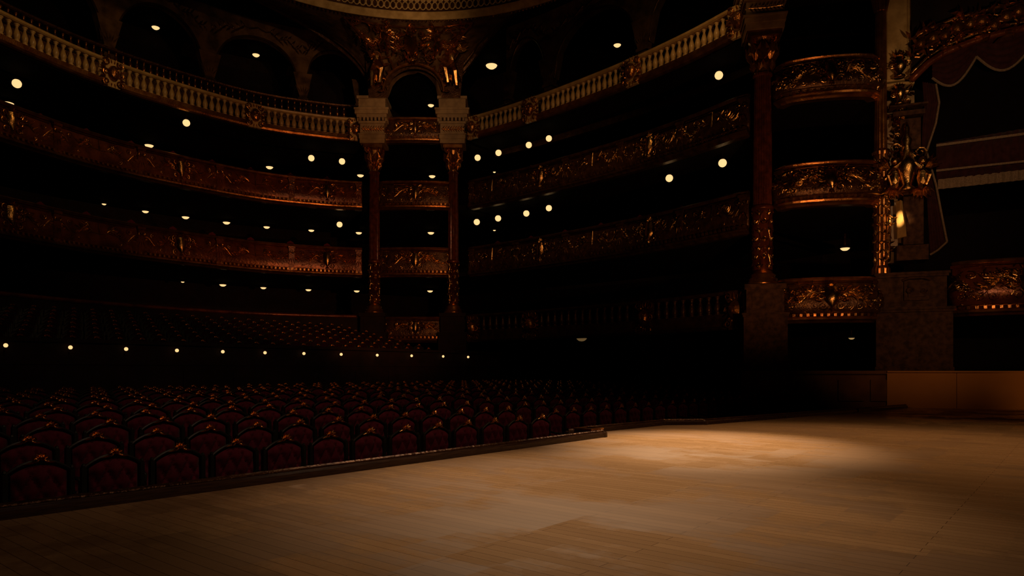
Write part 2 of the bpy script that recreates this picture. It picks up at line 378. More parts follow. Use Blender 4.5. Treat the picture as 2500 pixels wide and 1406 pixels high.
def balcony(name,label,path,zt,zb,bays,mats,group=None,seed=1,cart=1,postw=.34,dense=8.5,belly=0):
    rnd=random.Random(seed); H=zt-zb
    m=path.at(path.len/2)[0]
    root=empty(name,(m.x,m.y,zb),label,'balcony',group)
    body,relief,rail=mats
    mb=MB(); mb.loft(path,[(-.18,zb+.1),(.02,zb+.1),(.10+belly*.7,zb+.2*H),(.11+belly,zb+.4*H),(.06+belly*.6,zb+.62*H),(.0,zb+.82*H),(-.02,zt-.1),(-.18,zt-.1)]); mb.build('parapet',body,root,True)
    mb=MB(); mb.loft(path,[(-.2,zt-.12),(.04,zt-.12),(.1,zt-.09),(.13,zt-.04),(.1,zt),(-.2,zt)]); mb.build('top_rail',rail,root)
    mb=MB(); mb.loft(path,[(-.25,zb-.06),(.02,zb-.06),(.08,zb),(.17,zb+.05),(.19,zb+.11),(.15,zb+.15),(-.2,zb+.15)])
    k=.1
    while k<path.len:
        mb.box((k,0,0),(.08,.1,.1),lambda u,v,w,p=path:(lambda P0:(P0[0].x+P0[1].x*(.15+v),P0[0].y+P0[1].y*(.15+v),zb+.2+w))(p.at(u))); k+=.2
    mb.build('lower_moulding',rail,root)
    bl=path.len/bays
    for i in range(bays):
        s0=(i+.5)*bl
        def Fr(u,v,w,s0=s0):
            t=(v+.2)/H
            b=belly*max(0,math.sin(PI*min(max(t/.85,0),1)))
            p,nn=path.at(s0+u); return (p.x+nn.x*(.07+b+w),p.y+nn.y*(.07+b+w),zb+.2+v)
        mb=MB(); spray(mb,Fr,bl-.3,H-.36,rnd,dense)
        mb.tube([(-bl/2+.25+(bl-.5)*q/20,.06,.03) for q in range(21)],.02,4,Fr); mb.tube([(-bl/2+.25+(bl-.5)*q/20,H-.38,-.03) for q in range(21)],.02,4,Fr)
        for sd in(-1,1): mb.tube([(0,.06,.02),(sd*.02,(H-.3)*.5,.02),(0,H-.38,-.03)],.012,4,Fr)
        mb.build('leaf_relief',relief,root)
        if cart==1 or (cart==2 and i%2):
            hh=(H-.3)*.62
            c=MB(); shield(c,Fr,hh*.36,hh,(H-.3)*.5); ob=c.build('shield',GOLD,root,True)
            c=MB(); cartouche_frame(c,Fr,hh*.36,hh,(H-.3)*.5,rnd); c.build('shield_frame',relief,root)
    for i in range(bays+1):
        s0=min(max(i*bl,postw/2),path.len-postw/2); Fr=path.frame(s0,zb+.12,.05)
        mb=MB(); hh=H-.24
        for v,hv,w,wd in((.0,.1,.12,postw),(.1,hh-.2,.08,postw*.8),(hh-.1,.1,.12,postw)):
            mb.box((0,v+hv/2,w/2),(wd,hv,w),Fr)
        mb.build('post',body,root)
        mb=MB()
        for sd in(-1,1): mb.scroll(Fr,sd*postw*.22,hh*.75,.08,0,sd,.02,1.3,.1)
        for k in range(3): mb.leaf(Fr,0,hh*.62,-PI/2+(k-1)*.35,hh*.4,.05,.14)
        mb.build('post_ornament',relief,root)
    return root
RG=(GOLDR,GOLDE,GOLDE); RGG=(GOLDR,GOLD,GOLDE); DG=(GOLDD,GOLD,GOLDE); SG=(GOLDD,GOLD,GOLDD)
balcony('balcony','long curved rear balcony with carved leaf panels, second tier from top',REAR,9.7,8.3,8,RG,None,3,2,dense=6)
balcony('balcony','long curved rear balcony with gilded sprays, third tier from top',REAR,6.3,4.85,8,RG,None,5,2,dense=7)
balcony('balcony','right side balcony curving toward the large column, second tier from top',SIDE,9.7,8.3,5,SG,None,7,2,dense=9)
balcony('balcony','right side balcony with gilded relief, third tier from top',SIDE,6.3,4.85,5,SG,None,8,2,dense=9)
lr=empty('balcony_rail',(12,31,1.3),'low reddish rail curving along the back above the raised seats','rail')
mb=MB(); mb.loft(REAR,[(-.2,1.2),(.0,1.2),(.02,2.7),(-.2,2.7)]); mb.build('parapet',DARKW,lr)
mb=MB(); mb.loft(REAR,[(-.25,2.7),(.08,2.7),(.12,2.78),(.08,2.86),(-.25,2.86)]); mb.build('top_rail',GOLDR,lr,True)
def arc(a,b,bul,n=16):
    a=Vector((*a,0)); b=Vector((*b,0)); t=(b-a).normalized(); nn=Vector((t.y,-t.x,0))
    pts=[]
    for i in range(n+1):
        k=i/n; p=a.lerp(b,k)+nn*bul*math.sqrt(max(0,1-(2*k-1)**2))**.8; pts.append((p.x,p.y))
    return Path(pts,n,raw=True)
names=['topmost','second from top','third from top','lowest']
FS=arc((23.35,28.15),(25.85,25.2),.35)
for i,(zt,zb) in enumerate(((12.95,11.7),(9.7,8.3),(6.3,4.85),(2.75,1.5))):
    balcony('box_balcony','small bowed gilded box balcony between the paired far columns, '+names[i],FS,zt,zb,1,DG,'box fronts between the far columns',20+i,1)
NS=arc((24.35,8.2),(25.75,5.45),.6)
for i,(zt,zb) in enumerate(((10.45,9.1),(6.95,5.55),(3.1,1.65))):
    balcony('box_balcony','bowed gilded box balcony beside the proscenium pier, '+['topmost','middle one','lowest'][i],NS,zt,zb,1,DG,'box fronts beside the proscenium',30+i,1,dense=14,belly=.22)
RS=arc((26.55,3.3),(27.75,-.2),.5)
balcony('box_balcony','gilded box balcony at the right edge above the stage',RS,3.5,1.8,1,RGG,None,40,1,dense=14,belly=.22)
# ---------------------------------------------------------------- balustrades
def baluster_mesh(h,r,m):
    mb=MB(); prof=[(r*.9,0),(r*.9,.08*h),(r*.55,.1*h),(r*.8,.16*h),(r*.95,.3*h),(r*1.0,.38*h),(r*.75,.55*h),(r*.42,.74*h),(r*.38,.82*h),(r*.62,.86*h),(r*.5,.9*h),(r*.85,.93*h),(r*.85,h)]
    mb.lathe((0,0,0),prof,10); me=mb.build('baluster_source',m,None,True); d=me.data; bpy.data.objects.remove(me); return d
BM=baluster_mesh(.68,.12,CREAM); BMD=baluster_mesh(.68,.12,GOLDD); BM2=baluster_mesh(.5,.09,GOLDE)
def balustrade(name,label,path,zb,zt,step,bm,bh,s0,s1,masks,railm,group=None,wall=0,lowm=None):
    m=path.at(path.len/2)[0]; root=empty(name,(m.x,m.y,zb),label,'balustrade',group)
    mb=MB(); mb.loft(path,[(-.2,zb-wall),(.03,zb-wall),(.03,zb),(.1,zb+.04),(.14,zb+.12),(.06,zb+.16),(.06,zt-bh-.12),(-.16,zt-bh-.12),(-.2,zb)]); mb.build('base_moulding',lowm or railm,root)
    mb=MB(); mb.loft(path,[(-.18,zt-.13),(.1,zt-.13),(.16,zt-.09),(.19,zt-.03),(.16,zt),(-.18,zt)]); mb.build('top_rail',railm,root)
    s=s0; k=0
    while s<s1 and k<98:
        if not any(abs(s-q)<.38 for q in masks):
            p,nn=path.at(s); o=bpy.data.objects.new('baluster',bm); COL.objects.link(o); o.parent=root
            o.location=Vector((p.x-nn.x*.04,p.y-nn.y*.04,zt-bh-.125))-root.location; k+=1
        s+=step
    for i,q in enumerate(masks):
        Fr=path.frame(q,zb,.1); mb=MB(); H=zt-zb; mb.box((0,H/2,-.05),(.6,H,.26),Fr); mb.build('post',railm,root)
        mb=MB(); rnd=random.Random(i); mb.blob((0,H*.5,.14),(.24,.32,.2),Fr,12,8); mb.blob((-.09,H*.58,.3),(.05,.04,.05),Fr); mb.blob((.09,H*.58,.3),(.05,.04,.05),Fr); mb.blob((0,H*.48,.33),(.05,.08,.06),Fr)
        for k2 in range(18): mb.leaf(Fr,.22*math.cos(k2*.35),H*.5+.3*math.sin(k2*.35),k2*.35,.36,.06,.14)
        for sd in(-1,1):
            for k2 in range(3): mb.scroll(Fr,sd*.3,H*(.15+.35*k2),.16,rnd.random()*6,sd,.03,1.4,.12)
        mb.build('mask_ornament',GOLDE,root)
    return root
sr=lambda px:REAR.s_at_px(px); ss=lambda px:SIDE.s_at_px(px)
balustrade('balustrade','cream stone balustrade with gilded masks curving along the rear top tier',REAR,11.75,12.9,.30,BM,.68,(sr(2) or 5)-1.2,REAR.len-.2,[sr(270),sr(620),REAR.len-.3],CREAM,lowm=GOLDE)
balustrade('balustrade','cream stone balustrade on the right top tier rising to the large column',SIDE,11.75,12.9,.30,BM,.68,.5,SIDE.len-.3,[.3,ss(1300),ss(1548),SIDE.len-.3],CREAM,lowm=GOLDE)
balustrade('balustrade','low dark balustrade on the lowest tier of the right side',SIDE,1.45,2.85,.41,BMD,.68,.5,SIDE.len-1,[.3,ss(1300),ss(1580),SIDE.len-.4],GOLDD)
UP=REAR.off(-2.0)
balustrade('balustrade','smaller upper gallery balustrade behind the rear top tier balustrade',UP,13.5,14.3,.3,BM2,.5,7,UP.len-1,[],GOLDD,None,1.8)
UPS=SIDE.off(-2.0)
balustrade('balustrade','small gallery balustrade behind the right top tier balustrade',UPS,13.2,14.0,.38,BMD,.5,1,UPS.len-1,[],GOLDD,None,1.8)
def arcade(path,cuts,nm,label):
    root=empty(nm,(path.at(path.len/2)[0].x,path.at(path.len/2)[0].y,12),label,'arcade')
    zs,zc,zt=15.0,17.6,18.55
    for a,b in zip(cuts,cuts[1:]):
        mb=MB(); N=18; F=path.frame(a,0,0); L=b-a; vs=[];fs=[]
        for i in range(N+1):
            k=i/N; kk=min(max((k-.06)/.88,0),1); z=zs+(zc-zs)*math.sqrt(max(0,1-(2*kk-1)**2))**.9
            if i in(0,N): z=zs-.01
            for w,zz in((0,z),(0,zt),(-.4,zt),(-.4,z)): vs.append((k*L,zz,w))
        for i in range(N):
            for q in range(4): fs.append((i*4+q,(i+1)*4+q,(i+1)*4+(q+1)%4,i*4+(q+1)%4))
        mb.add(vs,fs,F)
        mb.build('arch',PAINT,root)
        mb=MB(); mb.tube([(L*(.06+.88*i/24),zs+(zc-zs)*math.sqrt(max(0,1-(2*i/24-1)**2))**.9,.02) for i in range(25)],.05,5,F); mb.build('arch_moulding',GOLDD,root)
        mb=MB(); rnd=random.Random(int(a*7))
        for sd in(-1,1):
            pts=[(L*.5+sd*L*(.08+.36*k/8),zc+.35-.28*k/8*(1+k/8)+.12*math.sin(k*1.6),.03) for k in range(9)]; mb.tube(pts,.03,4,F)
            for p in pts[1:]:
                for q in(-1,1): mb.leaf(F,p[0],p[1],(0 if sd>0 else PI)+q*.9,.34,.05,.05)
        mb.tube([(L*.42,zc+.35,.03),(L*.5,zc+.5,.03),(L*.58,zc+.35,.03)],.04,4,F)
        mb.build('garland',GOLDD,root)
    for c in cuts:
        F=path.frame(c,12,0); mb=MB()
        mb.box((0,1.3,-.1),(.42,2.6,.4),F); mb.box((0,2.7,-.1),(.6,.14,.5),F); mb.box((0,2.35,-.1),(.5,.08,.45),F)
        mb.add([(-.21,2.75,.12),(.21,2.75,.12),(.55,4.1,.14),(-.55,4.1,.14),(-.21,2.75,-.3),(.21,2.75,-.3),(.55,4.1,-.3),(-.55,4.1,-.3)],[(0,1,2,3),(1,5,6,2),(0,3,7,4)],F)
        for k in range(5): mb.leaf(F,0,2.8,PI/2+(k-2)*.3,.8,.09,.2)
        mb.build('pier',PAINT,root)
AR=REAR.off(-3.0); cs=[AR.s_at_px(q) for q in(265,510,740)]
g=cs[1]-cs[0]
arcade(AR,[cs[0]-2*g,cs[0]-g,cs[0],cs[1],cs[2],min(cs[2]+g*.95,AR.len-.1)],'gallery_arcade','dim arched arcade behind the rear upper gallery under the ceiling')
AS=SIDE.off(-2.8); c2=[AS.s_at_px(q) for q in(1340,1570)]; g=c2[1]-c2[0]
arcade(AS,[max(c2[0]-g,.1),c2[0],c2[1],min(c2[1]+g,AS.len-.1)],'gallery_arcade','dim arched arcade behind the right side upper gallery')
# ---------------------------------------------------------------- columns
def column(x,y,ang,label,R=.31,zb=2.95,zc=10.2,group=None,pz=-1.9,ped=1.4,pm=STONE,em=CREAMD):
    root=empty('column',(x,y,pz),label,'column',group)
    mb=MB(); rz=ang
    mb.box((x,y,.06),(ped*1.05,ped*1.05,.12),None,1,rz); mb.box((x,y,.16),(ped*1.02,ped*1.02,.08),None,.98,rz)
    mb.box((x,y,.95),(ped,ped,1.7),None,1,rz); mb.box((x,y,1.84),(ped*1.04,ped*1.04,.08),None,1,rz); mb.box((x,y,1.91),(ped*1.08,ped*1.08,.07),None,1,rz)
    mb.box((x,y,2.35),(ped*.86,ped*.86,.84),None,1,rz); mb.box((x,y,zb-.12),(ped*.95,ped*.95,.18),None,1,rz)
    for sd in range(4):
        a=rz+sd*PI/2; Ff=plane(x+ped*.43*math.cos(a-PI/2),y+ped*.43*math.sin(a-PI/2),a,2.02)
        mb.box((0,.33,.0),(ped*.6,.5,.06),Ff)
    mb.build('pedestal',pm,root)
    mb=MB(); mb.box((x,y,pz/2),(ped*.95,ped*.95,-pz),None,1,rz); mb.build('footing',BASED if pm is STONE else DARKW,root)
    mb=MB(); mb.lathe((x,y,zb-.03),[(R*1.75,0),(R*1.75,.1),(R*1.55,.14),(R*1.6,.22),(R*1.3,.28),(R*1.4,.36),(R*1.1,.42),(R*1.02,.5)],24); mb.build('column_base',GOLDE,root,True)
    mb=MB(); z1=zb+.45; z2=zb+(zc-zb)*.36
    mb.lathe((x,y,0),[(R*1.04,z1),(R*1.04,z2),(R*1.15,z2-.05),(R*1.2,z2),(R*1.15,z2+.08),(R,z2+.12)],24)
    mb.build('lower_drum',GOLDR,root,True)
    mb=MB()
    F=lambda u,v,w:(x+(R*1.03+w)*math.cos(u/R),y+(R*1.03+w)*math.sin(u/R),v)
    rnd=random.Random(int(x*10))
    for k in range(6):
        u=k*2*PI*R/6; mb.tube([(u+.05*math.sin(q*1.3),z1+.05+(z2-z1-.1)*q/12,.01) for q in range(13)],.012,4,F)
    mb.tube([(R*2*PI*q/24,z1+.03,.0) for q in range(25)],.03,4,F)
    for lev in range(int((z2-z1)/.3)):
        for k in range(6):
            u=(k+.5*(lev%2))*2*PI*R/6; v=z1+.1+lev*.3
            for q in range(3): mb.leaf(F,u,v,PI/2+(q-1)*.8,.2,.035,.045)
            mb.scroll(F,u,v+.14,.06,rnd.random()*6,1,.012,1.2,.02)
    mb.build('drum_ornament',GOLD,root)
    mb=MB(); mb.lathe((x,y,0),[(R,z2+.1),(R*.98,(z2+zc)/2),(R*.87,zc-.12),(R*1.05,zc-.08),(R*1.05,zc-.02),(R*.9,zc)],48,None,.08)
    mb.build('fluted_shaft',REDM,root)
    mb=MB(); h=11.5-zc; mb.lathe((x,y,zc),[(R*.85,0),(R*.95,h*.4),(R*1.25,h*.8),(R*1.6,h*.88)],20)
    for row,(v0,l,rr) in enumerate(((.05,.5,0),(.35,.6,.05))):
        for k in range(8):
            a=2*PI*(k+.5*row)/8
            for q in(-1,0,1):
                Fq=lambda u,v,w,a=a:(x+(R*1.0+rr+w+.25*max(0,v-.35))*math.cos(a+u/R),y+(R*1.0+rr+w+.25*max(0,v-.35))*math.sin(a+u/R),zc+v)
                mb.leaf(Fq,0,v0,PI/2+q*.35,l,.09,.12)
    for k in range(4):
        a=rz+PI/4+k*PI/2; fx,fy=x+R*1.55*math.cos(a),y+R*1.55*math.sin(a)
        Fv=plane(fx,fy,a,zc+h*.82); mb.scroll(Fv,0,0,.2,PI/2,1,.06,1.5,0); mb.scroll(Fv,0,0,.2,PI/2,-1,.06,1.5,0)
    mb.box((x,y,zc+h-.1),(R*3.6,R*3.6,.16),None,1,rz); mb.build('capital',GOLDE,root)
    mb=MB()
    for z,hh,s in((11.5,.22,1.25),(11.72,.2,1.32),(11.92,.05,1.42),(11.97,.5,1.22),(12.47,.12,1.36),(12.75,.16,1.5),(12.91,.2,1.66),(13.11,.1,1.74),(13.21,.5,1.35),(13.7,.14,1.5)):
        mb.box((x,y,z+hh/2),(s,s,hh),None,1,rz)
    for sd in range(4):
        a=rz+sd*PI/2
        for k in range(7):
            u=(k-3)*.19; mb.box((x+.7*math.cos(a)-u*math.sin(a),y+.7*math.sin(a)+u*math.cos(a),12.67),(.12,.1,.16),None,1,a)
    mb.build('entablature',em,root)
    mb=MB()
    for sd in range(4):
        a=rz+sd*PI/2; Ff=plane(x+.62*math.cos(a-PI/2),y+.62*math.sin(a-PI/2),a,11.97)
        mb.tube([(-.55,.25,0),(0,.22,.0),(.55,.25,0)],.02,4,Ff)
        for k in range(9):
            for q in(-1,1): mb.leaf(Ff,-.5+k*.125,.25,q*.9,.2,.03,.04)
    mb.build('frieze_ornament',GOLD,root)
    return root
fa=math.atan2(FC2[1]-FC1[1],FC2[0]-FC1[0])
column(*FC1,fa,'slender gilded column with cream entablature block, left one of the far pair',group='paired far columns',pm=DARKW,R=.27)
column(*FC2,fa,'slender gilded column with cream entablature block, right one of the far pair',group='paired far columns',pm=DARKW,R=.27)
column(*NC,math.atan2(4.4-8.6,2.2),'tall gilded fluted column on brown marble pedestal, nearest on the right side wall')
def figure(root,F,sd,nm='winged_figure',k0=1):
    G=lambda u,v,w:F(u*k0,v*k0,w*k0)
    mb=MB(); mb.blob((0,.55,.2),(.2,.42,.2),G); mb.blob((sd*.04,1.12,.3),(.13,.16,.14),G)
    mb.tube([(0,.85,.25),(sd*.35,1.0,.35),(sd*.5,1.3,.3)],[.1,.07,.05],6,G)
    mb.tube([(-sd*.02,.85,.25),(-sd*.3,.6,.4),(-sd*.15,.35,.45)],[.1,.07,.05],6,G)
    mb.tube([(0,.3,.25),(sd*.25,.0,.4),(sd*.15,-.5,.25)],[.17,.12,.07],6,G)
    mb.tube([(0,.3,.2),(-sd*.15,-.1,.35),(-sd*.2,-.6,.2)],[.17,.12,.07],6,G)
    for k in range(6): mb.leaf(G,-sd*.12,.85,PI/2+sd*(.3+.22*k),.95-.08*k,.09,.1)
    for k in range(5): mb.leaf(G,0,.1,-PI/2+(k-2)*.35,.6,.1,.15)
    mb.build(nm,GOLD,root)
rg=empty('spandrel_relief',(24.3,26.5,13.9),'cluster of gilded winged figures and shield above the far paired columns','relief')
c0=P(1010,34.6)
for px,sd in((922,1),(1104,-1)):
    q=P(px,34.1); figure(rg,plane(q.x,q.y,fa,14.6),sd,'winged_figure',1.2)
Fp=plane(c0.x,c0.y,fa,14.0)
mb=MB(); mb.tube([(1.5*math.cos(a),-.1+1.35*math.sin(a),.0) for a in [PI*k/20 for k in range(21)]],.08,6,Fp)
for k in range(15): mb.leaf(Fp,1.5*math.cos(PI*k/14),-.1+1.35*math.sin(PI*k/14),PI*k/14,.3,.07,.1)
mb.build('arch_moulding',GOLDE,rg)
rnd=random.Random(3)
TH0=math.radians(44.3)
def F2(u,v,w):
    s=min(max(.95-(v+1.2)/3.3*.88,0),1.1); r=10.1+3.75*s; z=ZR+(13.9-ZR)*(s**1.7)
    th=TH0-u/r; r-=.75*(w+.12); z-=.65*(w+.12)
    return (CX+r*math.cos(th),CY+r*math.sin(th),z)
mb=MB()
mb.tube([(-3.0,2.0,0),(-1.8,.6,0),(-1.5,-.2,0)],.07,6,F2); mb.tube([(3.0,2.0,0),(1.8,.6,0),(1.5,-.2,0)],.07,6,F2); mb.tube([(-3,2,0),(-1.5,1.85,0),(0,1.8,0),(1.5,1.85,0),(3,2,0)],.06,6,F2)
spray(mb,(lambda u,v,w:F2(u,v+.5,w)),5.0,1.2,rnd)
for k in range(170):
    v=rnd.uniform(-1.2,2.0); w=1.9+max(0,v)*.5
    u=rnd.uniform(-w,w)
    if v<.25 and abs(u)<1.35: continue
    mb.leaf(F2,u,v,rnd.uniform(0,6.3),.40,.065,.16)
for k in range(50):
    v=rnd.uniform(-1.0,2.0); w=1.9+max(0,v)*.5; u=rnd.uniform(-w,w)
    if v<.3 and abs(u)<1.5: u=math.copysign(1.7,u)
    mb.scroll(F2,u,v,rnd.uniform(.14,.26),rnd.uniform(0,6),rnd.choice((-1,1)),.035)
mb.build('scrollwork',GOLDE,rg)
mb=MB(); shield(mb,F2,.40,1.0,.85); mb.build('shield',GOLD,rg,True)
mb=MB(); cartouche_frame(mb,F2,.5,1.2,.85,rnd); mb.blob((0,1.6,.2),(.2,.2,.2),F2); mb.build('shield_frame',GOLD,rg)
for sd in(-1,1):
    figure(rg,(lambda sd:lambda u,v,w:F2(u+sd*1.3,v+.9,w))(sd),sd,'crowning_figure',.75)
mb=MB(); N=16; vs=[];fs=[]
for i in range(N+1):
    u=-1.35+2.7*i/N; z=-.1+1.25*math.sqrt(max(0,1-(u/1.36)**2)); vs+=[(u,z,-.35),(u*1.9,2.8,-.35)]
fs=[(2*i,2*i+2,2*i+3,2*i+1) for i in range(N)]
mb.add(vs,fs,Fp); mb.add([(-1.35,-.3,-.35),(-2.3,-.3,-.35),(-2.565,2.8,-.35),(-1.35,-.1,-.35)],[(0,1,2,3)],Fp); mb.add([(1.35,-.3,-.35),(2.3,-.3,-.35),(2.565,2.8,-.35),(1.35,-.1,-.35)],[(0,1,2,3)],Fp)
struct(mb,'wall_spandrel',GOLDD)
# ---------------------------------------------------------------- proscenium (right)
A0=Vector((26.2,4.4,0)); PA=math.atan2(1.2-4.4,27.3-26.2)
def wp(px,off=0):
    t=Vector((math.cos(PA),math.sin(PA),0)); nn=Vector((t.y,-t.x,0)); o=A0+nn*off
    rx=(px-1250)/F_PX; D=Vector((CA+rx*SA,SA-rx*CA,0))
    d=o.dot(nn)/D.dot(nn); return d
def u_of(px,off=0):
    d=wp(px,off); p=P(px,d); t=Vector((math.cos(PA),math.sin(PA),0)); return (p-A0).dot(t), d
def UV(px,py,off=0):
    u,d=u_of(px,off); return u,(HOR-py)*d/F_PX
PF=plane(A0.x,A0.y,PA,0)
pr=empty('proscenium_pier',(26.2,4.4,STZ),'broad brown marble pier with carved block at the right of the stage','pier')
mb=MB()
u0,_=UV(2225,0); 
mb.box((u0,.06,-.5),(2.26,.12,1.96),PF); mb.box((u0,.95,-.5),(2.2,1.9,1.9),PF); mb.box((u0,1.95,-.5),(2.28,.08,1.96),PF); mb.box((u0,2.03,-.5),(2.34,.08,2.02),PF); mb.box((u0-.05,2.55,-.5),(2.0,1.0,1.7),PF); mb.box((u0-.05,3.1,-.5),(2.1,.08,1.76),PF); mb.box((u0-.05,3.18,-.5),(2.18,.08,1.84),PF)
mb.build('plinth',STONE,pr)
mb=MB(); uu,_=UV(2232,0); mb.box((uu,2.6,.37),(.72,.62,.08),PF); mb.box((uu,2.6,.42),(.5,.4,.06),PF); mb.scroll(PF,uu-.2,2.6,.12,0,1,.03,1.3,.45); mb.scroll(PF,uu+.2,2.6,.12,0,-1,.03,1.3,.45); mb.tube([(uu-.4,2.95,.37),(uu-.2,3.02,.42),(uu+.2,3.02,.42),(uu+.4,2.95,.37)],.05,6,PF); mb.build('carved_block',STONE,pr)
for (x0,x1,y0,y1,w) in((2185,2262,600,640,.35),(2203,2252,480,600,.2),(2190,2258,468,482,.32),(2170,2262,255,270,.3),(2178,2256,270,290,.22),(2196,2246,290,370,.15)):
    mb=MB(); a,va=UV(x0,y1); b,vb=UV(x1,y0); mb.box(((a+b)/2,(va+vb)/2,w/2-.3),(b-a,vb-va,w+.6),PF)
    mb.build('socle_block',STONE,pr)
mb=MB(); ua,va=UV(2199,578,.3); ub,vb=UV(2194,488,.3)  # pale angled strip added to stand for the socle's lit side face
mb.add([PF(ua-.06,va,.0),PF(ua+.16,va,.36),PF(ub+.06,vb,.26),PF(ub-.04,vb,.0),PF(ua+.2,va,.0),PF(ub+.2,vb,.0)],[(0,1,2,3),(1,4,5,2),(0,4,1),(3,2,5)]); mb.build('lit_edge_strip',CREAM,pr)
mb=MB(); a,va=UV(2158,200); b,vb=UV(2225,-40); mb.box(((a+b)/2,(va+vb)/2,-.3),(b-a,vb-va,.5),PF); 
a,va=UV(2150,215); b,vb=UV(2232,198); mb.box(((a+b)/2,(va+vb)/2,-.25),(b-a,vb-va,.6),PF); mb.build('cream_pilaster',CREAM,pr)
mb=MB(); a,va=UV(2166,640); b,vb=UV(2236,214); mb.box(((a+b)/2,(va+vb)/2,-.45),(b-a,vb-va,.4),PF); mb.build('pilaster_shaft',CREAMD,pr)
mb=MB(); a,va=UV(2166,194); b,vb=UV(2217,-30)
mb.tube([(a,va,-.04),(b,va,-.04),(b,vb,-.04),(a,vb,-.04)],.025,4,PF,True)
mb.build('pilaster_moulding',CREAM,pr)
mb=MB(); rnd=random.Random(23); a,va=UV(2200,385,.1); b,vb=UV(2200,215,.1)
mb.tube([(a,va,.0),(a+.1,(va+vb)/2,.02),(a,vb,.0)],.04,5,PF)
for k in range(46): mb.leaf(PF,a+rnd.uniform(-.3,.3),rnd.uniform(va,vb),rnd.uniform(0,6.2),.26,.045,.2)
for k in range(8): mb.scroll(PF,a+rnd.uniform(-.22,.22),va+(vb-va)*(k+.5)/8,.13,rnd.uniform(0,6),rnd.choice((-1,1)),.03,1.4,.05)
mb.build('pilaster_ornament',GOLD,pr)
mb=MB(); c=P(2150,23.3); mb.lathe((c.x,c.y,0),[(.3,3.2),(.3,3.4),(.22,3.5),(.22,7.2),(.26,7.2),(.27,7.3),(.2,7.4),(.17,12.0),(.2,12.0),(.3,12.5),(.42,12.7),(.42,12.85),(.2,12.9),(.2,13.6)],32,None,.06)
mb.build('attached_column',GOLDE,pr)
mb=MB()
Fc=lambda u,v,w:(c.x+(.22+w)*math.cos(u/.22),c.y+(.22+w)*math.sin(u/.22),v)
mb.tube([(.0,3.6,.0),(.1,5,.0),(0,7.2,.0)],.015,4,Fc)
for lev in range(12):
    for k in range(5):
        for q in range(3): mb.leaf(Fc,k*.28+lev*.1,3.6+lev*.3,PI/2+(q-1)*.8,.2,.035,.06)
mb.build('column_leaves',GOLD,pr)
cg=empty('gilded_statue_group',(A0.x,A0.y,5.6),'gilded statue group with urn and curling arms on the pier socle','statue')
def ulath(mb,px,py,d_off,prof,n=14):
    u,d=u_of(px,d_off); v=(HOR-py)*d/F_PX; q=PF(u,v,d_off); mb.lathe(q,prof,n)
mb=MB(); ulath(mb,2213,470,.35,[(.22,0),(.3,.1),(.16,.22),(.25,.5),(.34,.8),(.3,1.0),(.16,1.15),(.2,1.3),(.12,1.5),(.18,1.7),(.08,1.9),(.1,2.1),(.03,2.3)]); mb.build('urn',GOLD,cg,True)
for sd,px in((-1,2182),(1,2250)):
    u,v=UV(px,470,.35); Fg=plane(*PF(u,0,.35)[:2],PA,v); 
    mb=MB(); mb.blob((0,.45,.1),(.17,.4,.17),Fg); mb.blob((0,1.0,.15),(.12,.15,.12),Fg); mb.tube([(0,.75,.1),(-sd*.25,.95,.2),(-sd*.35,1.3,.15)],[.08,.06,.04],6,Fg); mb.tube([(0,.7,.1),(sd*.2,.5,.25),(sd*.1,.2,.2)],[.08,.06,.04],6,Fg)
    for k in range(7): mb.leaf(Fg,0,.25,-PI/2+(k-3)*.3,.5,.08,.15)
    for k in range(4): mb.leaf(Fg,sd*.1,.8,PI/2-sd*(.5+.3*k),.5,.07,.1)
    mb.build('figure',GOLD,cg)
mb=MB(); u,v=UV(2213,440,.35); Fg=plane(*PF(u,0,.4)[:2],PA,v); rnd=random.Random(9)
for k in range(8): mb.scroll(Fg,rnd.uniform(-.5,.5),rnd.uniform(0,1.1),.2,rnd.uniform(0,6),rnd.choice((-1,1)),.035)
mb.build('scroll_arms',GOLD,cg)
gc=empty('gilded_cascade',PF(UV(2174,560)[0],3.4,.0),'glittering gilded garland hanging beside the lit marble strip on the pier','garland')
mb=MB(); u,v=UV(2168,640); Fg=plane(*PF(u,0,.05)[:2],PA,v)
mb.tube([(0,0,.03),(.05,1.2,.03),(0,2.4,.03)],.04,5,Fg)
for k in range(50): mb.leaf(Fg,rnd.uniform(-.2,.05),rnd.uniform(0,2.4),rnd.uniform(0,6),.20,.038,.10)
mb.build('leaves',GOLD,gc)
mb=MB()
for k in range(9): mb.scroll(Fg,rnd.uniform(-.15,.03),.15+k*.26,.11,rnd.uniform(0,6),1,.03)
mb.build('scrolls',GOLD,gc)
for (px,py,lab,sc) in((2196,190,'small gilded urn at the foot of the cream pilaster, upper one',1),(2196,256,'small gilded urn finial below the cream pilaster, lower one',.8)):
    u,v=UV(px,py,.2); q=PF(u,v,.2); t=empty('gilded_urn',q,lab,'urn')
    mb=MB(); mb.lathe(q,[(.16*sc,0),(.18*sc,.06),(.07*sc,.14),(.2*sc,.32),(.22*sc,.48),(.12*sc,.58),(.18*sc,.64)],14); mb.build('bowl',GOLD,t,True)
    Fg=plane(q[0],q[1],PA,v); mb=MB()
    for s2 in(-1,1): mb.scroll(Fg,s2*.24*sc,.42*sc,.12*sc,0,s2,.025)
    mb.build('handles',GOLD,t)
    mb=MB()
    for k in range(5): mb.leaf(Fg,0,.62*sc,PI/2+(k-2)*.4,.3*sc,.05,.1)
    mb.build('finial',GOLD,t)
mb=MB(); e=UV(2760,0)[0]
for x0,x1 in((2160,2326),(2327,2760)):
    p0=UV(x0,0)[0]; p1=UV(x1,0)[0]; mb.box(((p0+p1)/2,-.625,.25),(p1-p0-.002,1.15,.5),PF)
p0=UV(2160,0)[0]; mb.box(((p0+e)/2,-.03,.27),(e-p0,.05,.56),PF)
